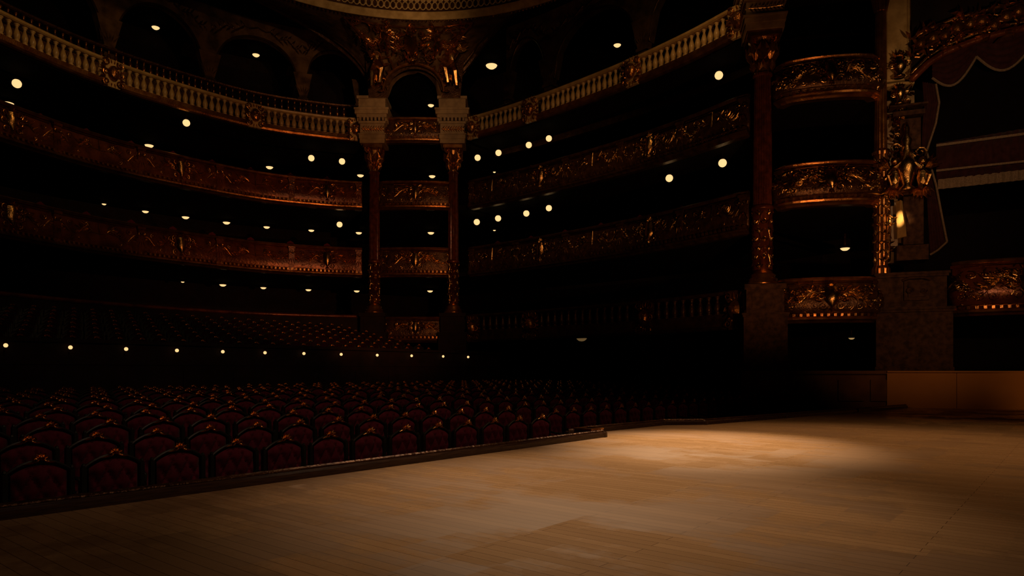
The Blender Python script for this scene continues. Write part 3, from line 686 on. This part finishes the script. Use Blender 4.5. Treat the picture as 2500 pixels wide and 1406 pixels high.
struct(mb,'wall_stage_base',BASEW)
mb=MB(); k=Path([(24.0,8.0),(25.8,4.9)],4,raw=True); mb.loft(k,[(-.3,-2),(.15,-2),(.15,-.15),(.22,-.1),(.22,0),(-.3,0)])
for q in(.9,2.2,3.2): mb.box((q,.55,.17),(.8,.7,.06),lambda u,v,w:(lambda P0:(P0[0].x+P0[1].x*w,P0[0].y+P0[1].y*w,-1.2+v))(k.at(u)))
struct(mb,'wall_box_base',BASED)
mb=MB(); mb.box((3,8,-2.6),(8,18,.2),PF); struct(mb,'wall_stage_box',DARK)
pv=empty('box_pelmet',PF(UV(2390,400)[0],6,0),'maroon drape pelmet with pale bands and fringe hanging across the stage box','pelmet')
def strip(mb,x0,x1,yl0,yl1,yr0,yr1,off,th=.04,waves=0,n=40):
    vs=[];fs=[]
    for i in range(n+1):
        k=i/n; px=x0+(x1-x0)*k; w=off+waves*math.sin(k*n*1.3)
        for py in(yl0+(yr0-yl0)*k,yl1+(yr1-yl1)*k):
            u,v=UV(px,py,off); vs.append((u,v,w)); vs.append((u,v,w-th))
    for i in range(n):
        b=i*4; c=b+4
        fs+=[(b,c,c+2,b+2),(b+1,b+3,c+3,c+1),(b,b+1,c+1,c),(b+2,c+2,c+3,b+3)]
    mb.add(vs,fs,PF)
mb=MB(); strip(mb,2286,2640,350,440,290,400,.1,.04,.03,80); mb.build('cloth',FABR,pv,True)
for (a1,a2,b1,b2) in((352,358,305,311),(414,419,376,381)):
    mb=MB(); strip(mb,2286,2640,a1,a2,b1,b2,.16,.04); mb.build('band',TRIM,pv)
mb=MB(); strip(mb,2290,2640,438,462,398,424,.12,.04,.025,90); mb.build('fringe',TRIM,pv)
dr=empty('box_curtain',PF(UV(2290,400)[0],3.5,0),'dark gathered side curtain with pale edging beside the stage box opening','curtain')
def ribbon(mb,left,right,off,n=30,wv=.05):
    vs=[];fs=[];m=20
    def samp(L,k):
        x=k*(len(L)-1); i=min(int(x),len(L)-2); f=x-i; return (L[i][0]*(1-f)+L[i+1][0]*f, L[i][1]*(1-f)+L[i+1][1]*f)
    for i in range(n+1):
        l=samp(left,i/n); r=samp(right,i/n)
        for j in range(m+1):
            q=j/m; u,v=UV(l[0]+(r[0]-l[0])*q,l[1]+(r[1]-l[1])*q,off); vs.append((u,v,off+wv*math.sin(j*1.9)))
    fs=[(i*(m+1)+j,i*(m+1)+j+1,(i+1)*(m+1)+j+1,(i+1)*(m+1)+j) for i in range(n) for j in range(m)]
    mb.add(vs,fs,PF)
RE=[(2285,205),(2293,250),(2285,300),(2262,370),(2285,450),(2300,530),(2312,590)]
mb=MB(); ribbon(mb,[(2252,200),(2256,260),(2252,310),(2250,370),(2262,460),(2266,540),(2270,620)],RE,.05); mb.build('cloth',FABR,dr,True)
def tpx(mb,pts,r,off,n=6):
    mb.tube([(*UV(a,b,off),off) for a,b in pts],r,n,PF)
mb=MB(); tpx(mb,RE,.035,.12); tpx(mb,[(2270,622),(2290,610),(2312,590)],.035,.12); mb.build('edging',TRIM,dr)
def catenary(a,b,sag,n=12): return [(a[0]+(b[0]-a[0])*i/n, a[1]+(b[1]-a[1])*i/n+sag*math.sin(PI*i/n)) for i in range(n+1)]
for i,(a,b,sag) in enumerate((((2276,190),(2384,138),42),((2384,138),(2520,112),46),((2520,112),(2650,80),46))):
    t=empty('swag_valance',PF(UV((a[0]+b[0])/2,150)[0],9.5,.1),'scalloped dark swag with pale edging under the gilded arch, '+['left','middle','right'][i]+' one','swag','swags under the gilded arch')
    C=catenary(a,b,sag); top=[(x,y-sag-10) for x,y in catenary(a,b,0)]
    mb=MB(); ribbon(mb,top,C,.12,20,.05); mb.build('cloth',FABR,t,True)
    mb=MB(); tpx(mb,C,.04,.16); mb.build('edging',TRIM,t)
ac=empty('arch_cornice',PF(UV(2380,100)[0],9.5,.2),'red and gold arched cornice heaped with carved ornament at top right','cornice')
AP=[(2224,196),(2240,180),(2265,155),(2300,132),(2340,114),(2400,92),(2470,74),(2560,60),(2650,50)]
mb=MB(); tpx(mb,AP,.11,.3,8); mb.build('arch_band',GOLDR,ac,True)
mb=MB(); tpx(mb,[(a,b-16) for a,b in AP],.05,.35); mb.build('upper_bead',GOLD,ac,True)
mb=MB(); tpx(mb,[(2228,96),(2262,72),(2330,46),(2420,20),(2520,0)],.06,.3); mb.build('upper_arch_band',GOLDE,ac,True)
rnd=random.Random(17)
for k in range(11):
    px=2245+k*30; py=118-k*9+rnd.uniform(-16,12); u,v=UV(px,py,.3); Fg=plane(*PF(u,0,.3)[:2],PA,v)
    mb=MB(); mb.blob((0,.1,.1),(.16,.18,.16),Fg,10,7)
    for q in range(20): mb.leaf(Fg,rnd.uniform(-.25,.25),rnd.uniform(-.3,.5),rnd.uniform(0,6.2),.34,.045,.22)
    for q in range(3): mb.scroll(Fg,rnd.uniform(-.2,.2),rnd.uniform(-.2,.4),.18,rnd.uniform(0,6),rnd.choice((-1,1)),.03)
    mb.build('ornament_cluster',GOLDE,ac)
mb=MB(); N=20; vs=[]
for i in range(N+1):
    px=2224+430*i/N; j=0
    for j in range(len(AP)-1):
        if AP[j][0]<=px<=AP[j+1][0]: break
    f=(px-AP[j][0])/(AP[j+1][0]-AP[j][0]); py=AP[j][1]+(AP[j+1][1]-AP[j][1])*f
    u,v=UV(px,py,0); vs+=[(u,v,0.1),(u,14,0.1)]
mb.add(vs,[(2*i,2*i+2,2*i+3,2*i+1) for i in range(N)],PF); mb.build('spandrel_panel',DARKW,ac)
# ---------------------------------------------------------------- chairs
def chair_parts():
    D={}
    def arch(x,base=.885,h=.105): return base+h*(1-(abs(x)/.262)**2.0)
    mb=MB(); pts=[(-.262,.22,.3),(-.262,.22,.6),(-.262,.22,.87)]+[(-.262+.524*k/12,.22,arch(-.262+.524*k/12)) for k in range(13)]+[(.262,.22,.87),(.262,.22,.6),(.262,.22,.3)]
    mb.tube(pts,.016,6)
    for sd in(-1,1): mb.box((sd*.272,.225,.60),(.040,.06,.58)); mb.blob((sd*.272,.22,.90),(.022,.022,.028),None,6,4)
    N=10; vs=[]
    for i in range(N+1):
        x=-.255+.51*i/N; z=arch(x); vs+=[(x,.25,.3),(x,.25,z),(x,.215,z)]
    mb.add(vs,[(3*i,3*i+1,3*i+4,3*i+3) for i in range(N)]+[(3*i+1,3*i+2,3*i+5,3*i+4) for i in range(N)]); mb.box((0,-.02,.33),(.56,.5,.07)); D['frame']=(mb,FRAME,False)
    mb=MB(); n=28; m=32; vs=[]
    for j in range(m+1):
        v=j/m
        for i in range(n+1):
            u=i/n*2-1; x=.226*u; zt=arch(x)-.04; z=.40+v*(zt-.40)
            e=(1-u**10)*(1-(2*v-1)**14)
            A=(x/.155+(z-.4)/.30)*PI; B=(x/.155-(z-.4)/.30)*PI
            t=min(abs(math.sin(A)),abs(math.sin(B))); t=t**.45
            vs.append((x,.215-e*(.008+.072*t),z))
    mb.add(vs,[(j*(n+1)+i,j*(n+1)+i+1,(j+1)*(n+1)+i+1,(j+1)*(n+1)+i) for j in range(m) for i in range(n)]); D['back_cushion']=(mb,VELV,True)
    mb=MB(); n=8; vs=[]; fs=[]
    for j in range(n+1):
        for i in range(n+1):
            u=i/n*2-1; v=j/n*2-1; vs.append((.235*u,-.05+.23*v,.40+.08*((1-u**6)*(1-v**6))**.6))
    fs=[(j*(n+1)+i,j*(n+1)+i+1,(j+1)*(n+1)+i+1,(j+1)*(n+1)+i) for j in range(n) for i in range(n)]
    mb.add(vs,fs); mb.box((0,-.05,.375),(.47,.46,.06)); D['seat_cushion']=(mb,VELV,True)
    for sd in(-1,1):
        mb=MB(); mb.tube([(sd*.285,.2,.64),(sd*.29,.0,.60),(sd*.29,-.16,.60),(sd*.29,-.20,.57),(sd*.285,-.18,.49),(sd*.28,-.2,.34)],[.02,.02,.022,.02,.018,.018],6)
        D['armrest%d'%sd]=(mb,FRAME,True)
    for sx in(-1,1):
        for sy,y in((-1,-.22),(1,.22)):
            mb=MB(); mb.tube([(sx*.265,y,.34),(sx*.255,y-.0,.16),(sx*.26,y+sy*.03,0)],[.035,.022,.018],6); D['leg%d%d'%(sx,sy)]=(mb,FRAME,True)
    mb=MB(); F=lambda u,v,w:(u,.185-w,.995+v)
    for k in range(5): mb.leaf(F,0,0,PI/2+(k-2)*.55,.085,.016,.03)
    for sd in(-1,1):
        mb.scroll(F,sd*.045,.01,.028,0,sd,.008,1.2,.01); mb.leaf(F,sd*.03,-.008,(-PI*.06 if sd>0 else PI*1.06),.10,.012,.02)
    mb.blob((0,.03,.02),(.014,.014,.014),F,6,4)
    D['crest']=(mb,CREST,False)
    return D
CP=chair_parts()
def make_chair():
    root=empty('theatre_armchair',(0,0,0),'x','armchair'); ROOTLOC[root.name]=Vector((0,0,0))
    for k,(mb,m,sm) in CP.items():
        mb.build(k.rstrip('-01'),m,root,sm)
    return root
spots=[]
for n in range(14):
    for sec in (0,1):
        if sec==0: xs=[9.95-.645*i for i in range(26)]
        else: xs=[11.45+.645*i for i in range(20)]
        for i,x in enumerate(xs):
            x2=x+(.16 if n%2 else 0)
            y=7.33+.92*n+shiftY(x2); z=rakeZ(n)
            if y>21.0 or x2>24.3 or (y<11 and x2>22.6): continue
            px,py,d=proj(x2,y,z+1.08)
            if px<-130 or px>2230 or py<0: continue
            spots.append((d,x2,y,z,n,sec,i))
spots.sort()
near=spots[:300]; rest=spots[300:]
proto=make_chair(); first=True
for d,x,y,z,n,sec,i in near:
    lab='burgundy tufted velvet armchair, %s row from the stage, %s seat %s of the aisle'%(ordw(n+1),ordw(i+1),'left' if sec==0 else 'right')
    grp='velvet armchairs in the stalls, %s row'%ordw(n+1)
    if first: proto.location=(x,y,z); proto['label']=lab; proto['group']=grp; first=False
    else: clone(proto,(x,y,z),lab,grp)
def mass(name,label,pos,cat='armchairs',vm=VELV):
    mb=MB()
    for x,y,z in pos:
        for k,mi in(('frame',0),('seat_cushion',1),('armrest-1',0),('armrest1',0),('crest',2)):
            s=CP[k][0]; mb.mi=mi; mb.add([(a+x,b+y,c+z) for a,b,c in s.v],s.f)
        mb.mi=1; mb.add([(x-.21,y+.2,z+.4),(x+.21,y+.2,z+.4),(x+.21,y+.16,z+.86),(x+.12,y+.15,z+.94),(x-.12,y+.15,z+.94),(x-.21,y+.16,z+.86)],[(0,1,2,3,4,5)])
    o=mb.build(name,[FRAME,vm,CREST],None,False,pos[0]); tag(o,label,cat,None,'stuff'); return o
if rest: mass('theatre_armchairs','dim distant rows of burgundy armchairs at the back of the stalls',[(x,y,z) for d,x,y,z,n,s,i in rest])
pos=[]
for r in range(8):
    y=22.5+r*.95
    for i in range(32):
        x=3.6+i*.645+(.3 if r%2 else 0)
        if x<22.2 and proj(x,y)[0]>-150: pos.append((x,y,ampz(y)))
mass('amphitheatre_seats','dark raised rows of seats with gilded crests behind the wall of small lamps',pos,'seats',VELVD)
mb=MB(); prof=[(-.2,.45),(-.22,.85),(-.16,1.05),(0,1.12),(.16,1.05),(.22,.85),(.2,.45)]
vs=[(x,.0,z) for x,z in prof]+[(x,.06,z) for x,z in prof]; nn=len(prof)
mb.add(vs,[tuple(range(nn)),tuple(range(2*nn-1,nn-1,-1))]+[(i,(i+1)%nn,nn+(i+1)%nn,nn+i) for i in range(nn)]); mb.box((0,-.2,.45),(.42,.42,.07))
for sx in(-.18,.18):
    for sy in(-.38,.0): mb.box((sx,sy,.21),(.04,.04,.42))
bc=mb.build('box_chair_source',VELV); bcm=bc.data; bpy.data.objects.remove(bc)
def tierchairs(path,zf,s_list,tier,side):
    for i,s in enumerate(s_list):
        p,nn=path.at(s); o=bpy.data.objects.new('box_chair',bcm); COL.objects.link(o)
        o.location=(p.x-nn.x*.75,p.y-nn.y*.75,zf+.22); o.rotation_euler=(0,0,math.atan2(nn.y,nn.x)+PI/2)
        o.scale=(1,1,1.38)
        tag(o,'dark round-backed box chair behind the %s %s balcony front, %s from left'%(tier,side,ordw(i+1)),'chair','chairs on the %s %s tier'%(tier,side))
for zf,t in((8.3,'second'),(4.85,'third')):
    s0=sr(20) or 6
    tierchairs(REAR,zf,[s0+1.75*k for k in range(10) if s0+1.75*k<REAR.len-1],t,'rear')
    tierchairs(SIDE,zf,[1.2+2.1*k for k in range(7)],t,'right side')
# ---------------------------------------------------------------- lamps
def globe(px,py,r,lab,grp,top):
    z=top-.42; d=z*F_PX/(HOR-py); p=P(px,d,py); R=r*d/F_PX
    t=empty('globe_lamp',p,lab,'lamp',grp)
    mb=MB(); mb.blob(p,(R,R,R),None,16,10); mb.build('globe',GLOW,t,True)
    mb=MB(); mb.tube([(p.x,p.y,p.z+R*.9),(p.x,p.y,top)],.015,6); mb.build('stem',DARKW,t)
    mb=MB(); mb.lathe((p.x,p.y,p.z+R*.85),[(R*.5,0),(R*.45,.04),(.03,.1)],10); mb.build('cap',GOLDD,t)
def dome(px,py,r,lab,grp,top,m=GLOW,dist=None):
    z=top-.12; d=dist or z*F_PX/(HOR-py); p=P(px,d,py); R=r*d/F_PX
    t=empty('ceiling_lamp',p,lab,'lamp',grp)
    mb=MB(); mb.lathe(p,[(R*.1,-R*.55),(R*.5,-R*.48),(R*.85,-R*.22),(R,0.0)],16); mb.build('bowl',m,t,True)
    mb=MB(); mb.lathe(p,[(R*1.05,0),(R*1.05,.03),(R*.4,.08),(.05,top-p.z+.001)],16); mb.build('rim',GOLDD,t)
TA,TB,TC,TD=11.7,8.3,4.85,1.5
for i,(a,b,c) in enumerate([(41,204,10.5),(455,300,8.5),(760,386,7.5),(835,394,7.5)]): globe(a,b,c,'glowing round lamp below the rear top balustrade, %s from left'%ordw(i+1),'round lamps below the rear balustrade',TA)
globe(829,548,7,'single glowing round lamp below the second rear tier, just left of the paired columns',None,TB)
for i,(a,b,c) in enumerate([(1166,385,7.5),(1217,373,7.5),(1291,354,7.5),(1340,338,7.5)]): globe(a,b,c,'glowing round lamp in upper row right of the paired columns, %s from left'%ordw(i+1),'upper row of round lamps',TA)
for i,(a,b,c) in enumerate([(1164,542,7.5),(1216,533,7.5),(1285,521,7.5),(1340,508,7.5)]): globe(a,b,c,'glowing round lamp in lower row right of the paired columns, %s from left'%ordw(i+1),'lower row of round lamps',TB)
globe(1755,184,10,'glowing round lamp under the top balustrade beside the large column',None,TA)
globe(1764,398,10,'glowing round lamp under the second tier beside the large column',None,TB)
globe(1634,435,9,'glowing round lamp left of and lower than the one beside the large column',None,TB)
for i,(a,b,r) in enumerate([(380,67,9),(625,134,8.5),(1200,160,14),(1507,110,9)]): dome(a,b,r,'bowl lamp hanging in the upper gallery under the ceiling, %s from left'%ordw(i+1),'upper gallery bowl lamps',18.6 if i<3 else 17.0)
for i,(a,b,r) in enumerate([(20,252,12),(364,355,10),(658,408,8.5),(880,428,8)]): dome(a,b,r,'bowl ceiling lamp under the rear top tier, %s from left'%ordw(i+1),'bowl lamps under the rear top tier',TA)
for i,(a,b,r) in enumerate([(254,498,5),(355,516,7.5),(453,530,8.5),(553,543,8.5),(651,554,7.5),(760,562,7),(876,568,7.5)]): dome(a,b,r,'bowl ceiling lamp under the second rear tier, %s from left'%ordw(i+1),'bowl lamps under the second rear tier',TB)
for i,(a,b,r) in enumerate([(446,688,4),(544,695,8),(643,702,7),(753,707,7),(871,710,7)]): dome(a,b,r,'bowl ceiling lamp under the third rear tier, %s from left'%ordw(i+1),'bowl lamps under the third rear tier',TC)
for i,(a,b,r,t) in enumerate([(1052,257,7.5,15.8),(1055,430,8,TA),(1052,568,8,TB),(1050,710,7,TC)]): dome(a,b,r,'bowl lamp in the box between the paired far columns, %s from top'%ordw(i+1),'bowl lamps between the far columns',t)
for i,(a,b,r,t) in enumerate([(1207,420,3.5,TA),(1207,562,3.5,TB)]): dome(a,b,r,'tiny bowl lamp on the right side tiers, %s one'%['upper','lower'][i],'tiny bowl lamps',t)
dome(2063,606,11,'bowl lamp in the box between the large column and the proscenium pier',None,5.55,GLOW,28.2)
dome(2079,825,7,'faint small lamp in the lowest box beside the proscenium pier',None,1.65,GLOWM,28.2)
dome(1420,826,13,'faint flat lamp below the lowest right side balustrade',None,1.58,GLOWD)
for i,(px,py) in enumerate([(14,843),(172,848),(308,852),(432,855.5),(544,858.5),(647,861),(742,863),(833,865),(921,867),(1005,868.5),(1082,870),(1143,871.5)]):
    rx=(px-1250)/F_PX; D=(SA-rx*CA); d=(AF-.14)/D; p=P(px,d,py)
    R=.055
    t=empty('wall_lamp',p,'small round wall lamp in the long low row on the dark wall, %s from left'%ordw(i+1),'lamp','low row of wall lamps')
    mb=MB(); mb.blob(p,(R,R,R),None,12,8); mb.build('globe',GLOW,t,True)
    mb=MB(); mb.tube([(p.x,p.y,p.z-R*.8),(p.x,p.y+.05,p.z-.14),(p.x,p.y+.14,p.z-.12)],.015,6); mb.build('bracket',GOLDD,t)
# ---------------------------------------------------------------- lights
def spot(loc,tgt,e,ang,blend=1,col=(1,.68,.36),rad=.15):
    l=bpy.data.lights.new('spot','SPOT'); l.energy=e; l.spot_size=math.radians(ang); l.spot_blend=blend; l.color=col; l.shadow_soft_size=rad
    o=bpy.data.objects.new('spot_light',l); COL.objects.link(o); o.location=loc; o.rotation_euler=(Vector(tgt)-Vector(loc)).to_track_quat('-Z','Y').to_euler(); return o
# stage floor
spot((15.5,7.5,8.5),(10.9,4.9,STZ),9000,30,1,(1,.68,.40),.3)
spot((15.5,7.0,8.5),(13.0,3.6,STZ),1500,52,1,(1,.60,.30),.3)
spot((11,8,9),(6.2,4.1,STZ),4200,34,1,(1,.69,.43),.3)
spot((15,-4,9),(13.5,0.8,STZ),1100,72,1,(1,.57,.26),.3)
spot((4,-2,6.5),(3.4,4.2,STZ),230,100,1,(1,.62,.35),.3)
spot((23.0,-.9,-.2),(27.4,.5,-.45),95,62,1,(1,.52,.18),.35)
# auditorium
spot((7,0,9),(16,28,7),1400,70,1,(1,.58,.27),.12)
spot((15,12,2.5),(21.5,30,6),1900,60,1,(1,.38,.12),.12)
spot((17,4,1.5),(25,9.5,6.5),800,75,1,(1,.46,.17),.08)
spot((12.5,20,15.6),(10,31,12.3),640,75,1,(1,.57,.19),.15)
spot((19.5,9,14.5),(25,12.5,12.4),300,80,1,(1,.57,.19),.12)
spot((16,12,10),(25.5,19,8),600,60,1,(1,.52,.22),.08)
spot((13,13,10),(24.3,26.6,14.6),2100,30,1,(1,.56,.24),.12)
spot((14,12,11),(20.5,25.5,16.6),1100,40,1,(1,.60,.28),.12)
spot((6.5,6.9,5.5),(9,12.5,-1.2),90,95,1,(1,.58,.34),.1)
spot((3.2,3.6,6.0),(6.2,8.9,-1.3),210,72,1,(1,.62,.42),.08)
spot((20,1,7),(27,2.5,8.5),460,80,1,(1,.60,.28),.06)
spot((17.5,-.5,3.6),(26.3,4.4,2.6),650,52,1,(1,.52,.22),.08)
spot((23.8,5.9,5.2),(26.12,4.62,5.0),950,14,1,(1,.62,.24),.02)  # narrow unseen spot added to brighten the pale strip on the pier
w=bpy.data.worlds.new('world'); S.world=w; w.use_nodes=True; w.node_tree.nodes['Background'].inputs[0].default_value=(.6,.4,.3,1); w.node_tree.nodes['Background'].inputs[1].default_value=.0006
S.view_settings.view_transform='Standard'; S.view_settings.look='None'
cam=bpy.data.cameras.new('camera'); co=bpy.data.objects.new('camera',cam); COL.objects.link(co)
cam.sensor_width=36; cam.lens=F_PX/2500*36; cam.shift_y=(HOR-703)/2500; cam.clip_start=.05; cam.clip_end=200
co.rotation_euler=(PI/2,0,AL-PI/2); S.camera=co
